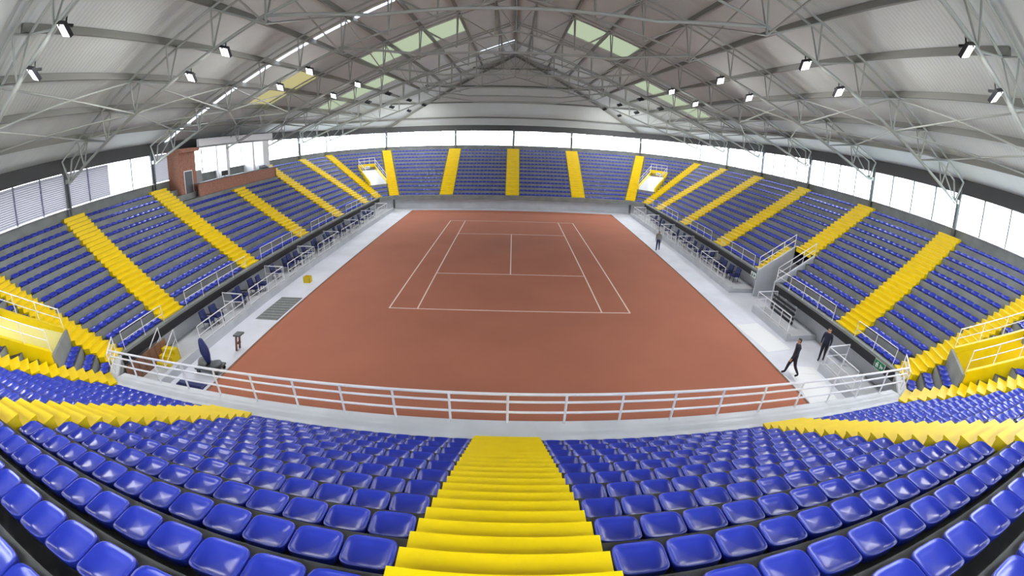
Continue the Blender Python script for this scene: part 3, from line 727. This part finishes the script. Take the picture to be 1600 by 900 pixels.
def lump(name, c, r, m, parent, seed):
    rnd = random.Random(seed); bm = bmesh.new(); bmesh.ops.create_icosphere(bm, subdivisions=3, radius=1)
    for v in bm.verts:
        k_ = 1 + .08 * math.sin(5 * v.co.x + seed) * math.cos(4 * v.co.z) + rnd.uniform(-.02, .02); v.co = V((v.co.x * r[0] * k_ + c[0], v.co.y * r[1] * k_ + c[1], v.co.z * r[2] * k_ + c[2]))
    me = bpy.data.meshes.new(name); bm.to_mesh(me); bm.free(); me.materials.append(M[m])
    for p in me.polygons: p.use_smooth = True
    return link(bpy.data.objects.new(name, me), parent)
lump('grey_bundle', (-.3, 0, .48), (.3, .34, .22), 'mat_grey', g, 3)
ro = lump('tarp_roll', (.1, 0, 1.0), (.19, .22, .62), 'navy', g, 5); ro.rotation_euler = (0, -.16, 0)
lump('tarp_fold', (.42, 0, .4), (.3, .34, .13), 'steel_dark', g, 8)
g = empty('tarp_sheet', (-13.45, 11.3, 0)); tag(g, 'flat folded navy tarp lying behind the near railing', 'tarp')
MB().box((-.9, -.25, 0), (.8, .25, .06)).build('lower_fold', 'navy', g); MB().hexa([(-.8, -.2, .06), (.7, -.22, .06), (.68, .2, .06), (-.78, .22, .06), (-.75, -.18, .11), (.66, -.2, .1), (.6, .18, .12), (-.7, .2, .1)]).build('upper_fold', 'navy', g)
g = empty('side_stand', (-12.95, 14.6, 0)); tag(g, 'brown wooden stand with a dark top at the left court edge', 'stand')
for y in (-.15, .15): MB().hexa([(-.12, y - .03, 0), (-.02, y - .03, 0), (-.02, y + .03, 0), (-.12, y + .03, 0), (.1, y - .03, .8), (.2, y - .03, .8), (.2, y + .03, .8), (.1, y + .03, .8)]).build('leg', 'wood', g)
box('top_board', (0, -.22, .8), (.42, .22, .87), 'steel_dark', g); box('shelf', (-.04, -.13, .35), (.14, .13, .38), 'wood', g)
for i, (x, y, rz) in enumerate(((13.55, 17.2, .1), (13.6, 12.4, -.2))):
    g = empty('floor_sheet', (x, y, 0), rz); tag(g, ('pale protective sheet on the right floor beside the walking person', 'pale protective sheet on the right floor behind the near railing')[i], 'sheet')
    box('sheet_body', (-.85, -1.6, 0), (.85, 1.6, .012), 'white', g); box('sheet_fold', (-.8, .9, .012), (.8, 1.5, .02), 'white', g)
# light boards and barrier stored in the bay under the right stand
g = empty('barrier_rack', (16.0, 19.0, .3)); tag(g, 'dark slatted barrier stored below the right stand near the gateway', 'barrier')
for i in range(4): box('slat', (-.04, -1.2, .1 + i * .27), (.04, 1.2, .22 + i * .27), 'black', g)
for y in (-1.1, 0, 1.1): box('upright', (.04, y - .05, 0), (.1, y + .05, 1.15), 'steel', g)

# ------------------------------------------------------------------ people
def person(loc, rz, label, stride=.0, face_tilt=0.0, top='suit', legs='trouser', h=1.75):
    k_ = h / 1.75
    vs = []; ed = []; rad = []
    def add(p, r, par=None):
        vs.append(V(p) * k_); kk = k_ * (1.0 if (r if not isinstance(r, tuple) else r[1]) < .025 else 1.22); rad.append((r[0] * kk, r[1] * kk) if isinstance(r, tuple) else (r * kk, r * kk))
        if par is not None: ed.append((par, len(vs) - 1))
        return len(vs) - 1
    pel = add((0, 0, .95), (.155, .12)); wa = add((0, .0, 1.12), (.145, .105), pel); ch = add((0, .0, 1.32), (.17, .115), wa); sh = add((0, -.01, 1.43), (.12, .09), ch)
    nk = add((0, .0, 1.52), .052, sh); hd = add((0, .02, 1.61), (.075, .09), nk); hd2 = add((0, .02, 1.69), (.072, .085), hd); add((0, .015, 1.745), (.04, .05), hd2)
    for sx in (-1, 1):
        st = stride * sx
        hip = add((sx * .09, 0, .88), .095, pel); kn = add((sx * .10, st * .55 + .03, .50), .062, hip); an = add((sx * .10, st - (.12 if st < 0 else 0), .10 + (.05 if st < 0 else 0)), .042, kn)
        add((sx * .11, st - (.12 if st < 0 else 0) + .16, .04 + (.03 if st < 0 else 0)), .04, an)
        s1 = add((sx * .19, -.01, 1.40), .062, sh); el = add((sx * .25, -st * .35 - .04, 1.12), .045, s1); wr = add((sx * .25, -st * .55 + .06, .90), .03, el)
        pm = add((sx * .25, -st * .6 + .08, .83), (.032, .022), wr)
        for f in range(4): a = add((sx * .25, -st * .6 + .05 + .022 * f, .775), .009, pm); add((sx * .245, -st * .6 + .06 + .022 * f, .735 - .006 * (f in (1, 2))), .008, a)
        a = add((sx * .235, -st * .6 + .13, .81), .010, pm); add((sx * .23, -st * .6 + .145, .78), .009, a)
    me = bpy.data.meshes.new('person'); me.from_pydata([tuple(v) for v in vs], ed, []); me.update()
    o = bpy.data.objects.new('person_tmp', me); COL.objects.link(o)
    md = o.modifiers.new('s', 'SKIN'); md.use_smooth_shade = True
    if not me.skin_vertices: me.skin_vertices_add() if hasattr(me, 'skin_vertices_add') else None
    if not me.skin_vertices:
        bpy.context.view_layer.objects.active = o; bpy.ops.mesh.customdata_skin_add()
    for i, r in enumerate(rad): me.skin_vertices[0].data[i].radius = r
    me.skin_vertices[0].data[0].use_root = True
    o.modifiers.new('d', 'SUBSURF').levels = 1; o.modifiers['d'].render_levels = 1
    dg = bpy.context.evaluated_depsgraph_get(); em = bpy.data.meshes.new_from_object(o.evaluated_get(dg))
    bpy.data.objects.remove(o)
    em.materials.clear()
    for n in ('skin', top, legs, 'shoe', 'hair'): em.materials.append(M[n])
    for p in em.polygons:
        c = p.center / k_; p.use_smooth = True
        if c.z > 1.515: p.material_index = 4 if (c.z > 1.70 or (c.z > 1.58 and c.y < -.01)) else 0
        elif c.z < .11: p.material_index = 3
        elif c.z < .97 and abs(c.x) < .2: p.material_index = 2
        elif c.z < .89: p.material_index = 0
        else: p.material_index = 1
    po = bpy.data.objects.new('person', em); po.location = loc; po.rotation_euler = (0, 0, rz); link(po); tag(po, label, 'person')
    # face
    def bit(n, p, r, m): 
        q = lump(n, V(p) * k_, tuple(k_ * x for x in r), m, po, 1)
    bit('nose', (0, .112, 1.635), (.012, .016, .02), 'skin'); bit('mouth', (0, .103, 1.59), (.024, .008, .006), 'brick')
    for sx in (-1, 1): bit('eye', (sx * .03, .098, 1.662), (.011, .007, .008), 'white'); bit('ear', (sx * .083, .015, 1.645), (.01, .02, .03), 'skin')
    return po
person((12.78, 13.3, 0), 1.1, 'person in a dark navy suit striding beside the right court edge', .24, h=1.9)
person((15.7, 14.35, 0), 2.2, 'person in dark clothes standing in the gap of the right courtside fence', .05, h=1.85)
person((12.9, 33.9, 0), 2.6, 'distant person in blue trousers standing at the right court edge', .06, top='mat_grey', legs='navy', h=1.75)
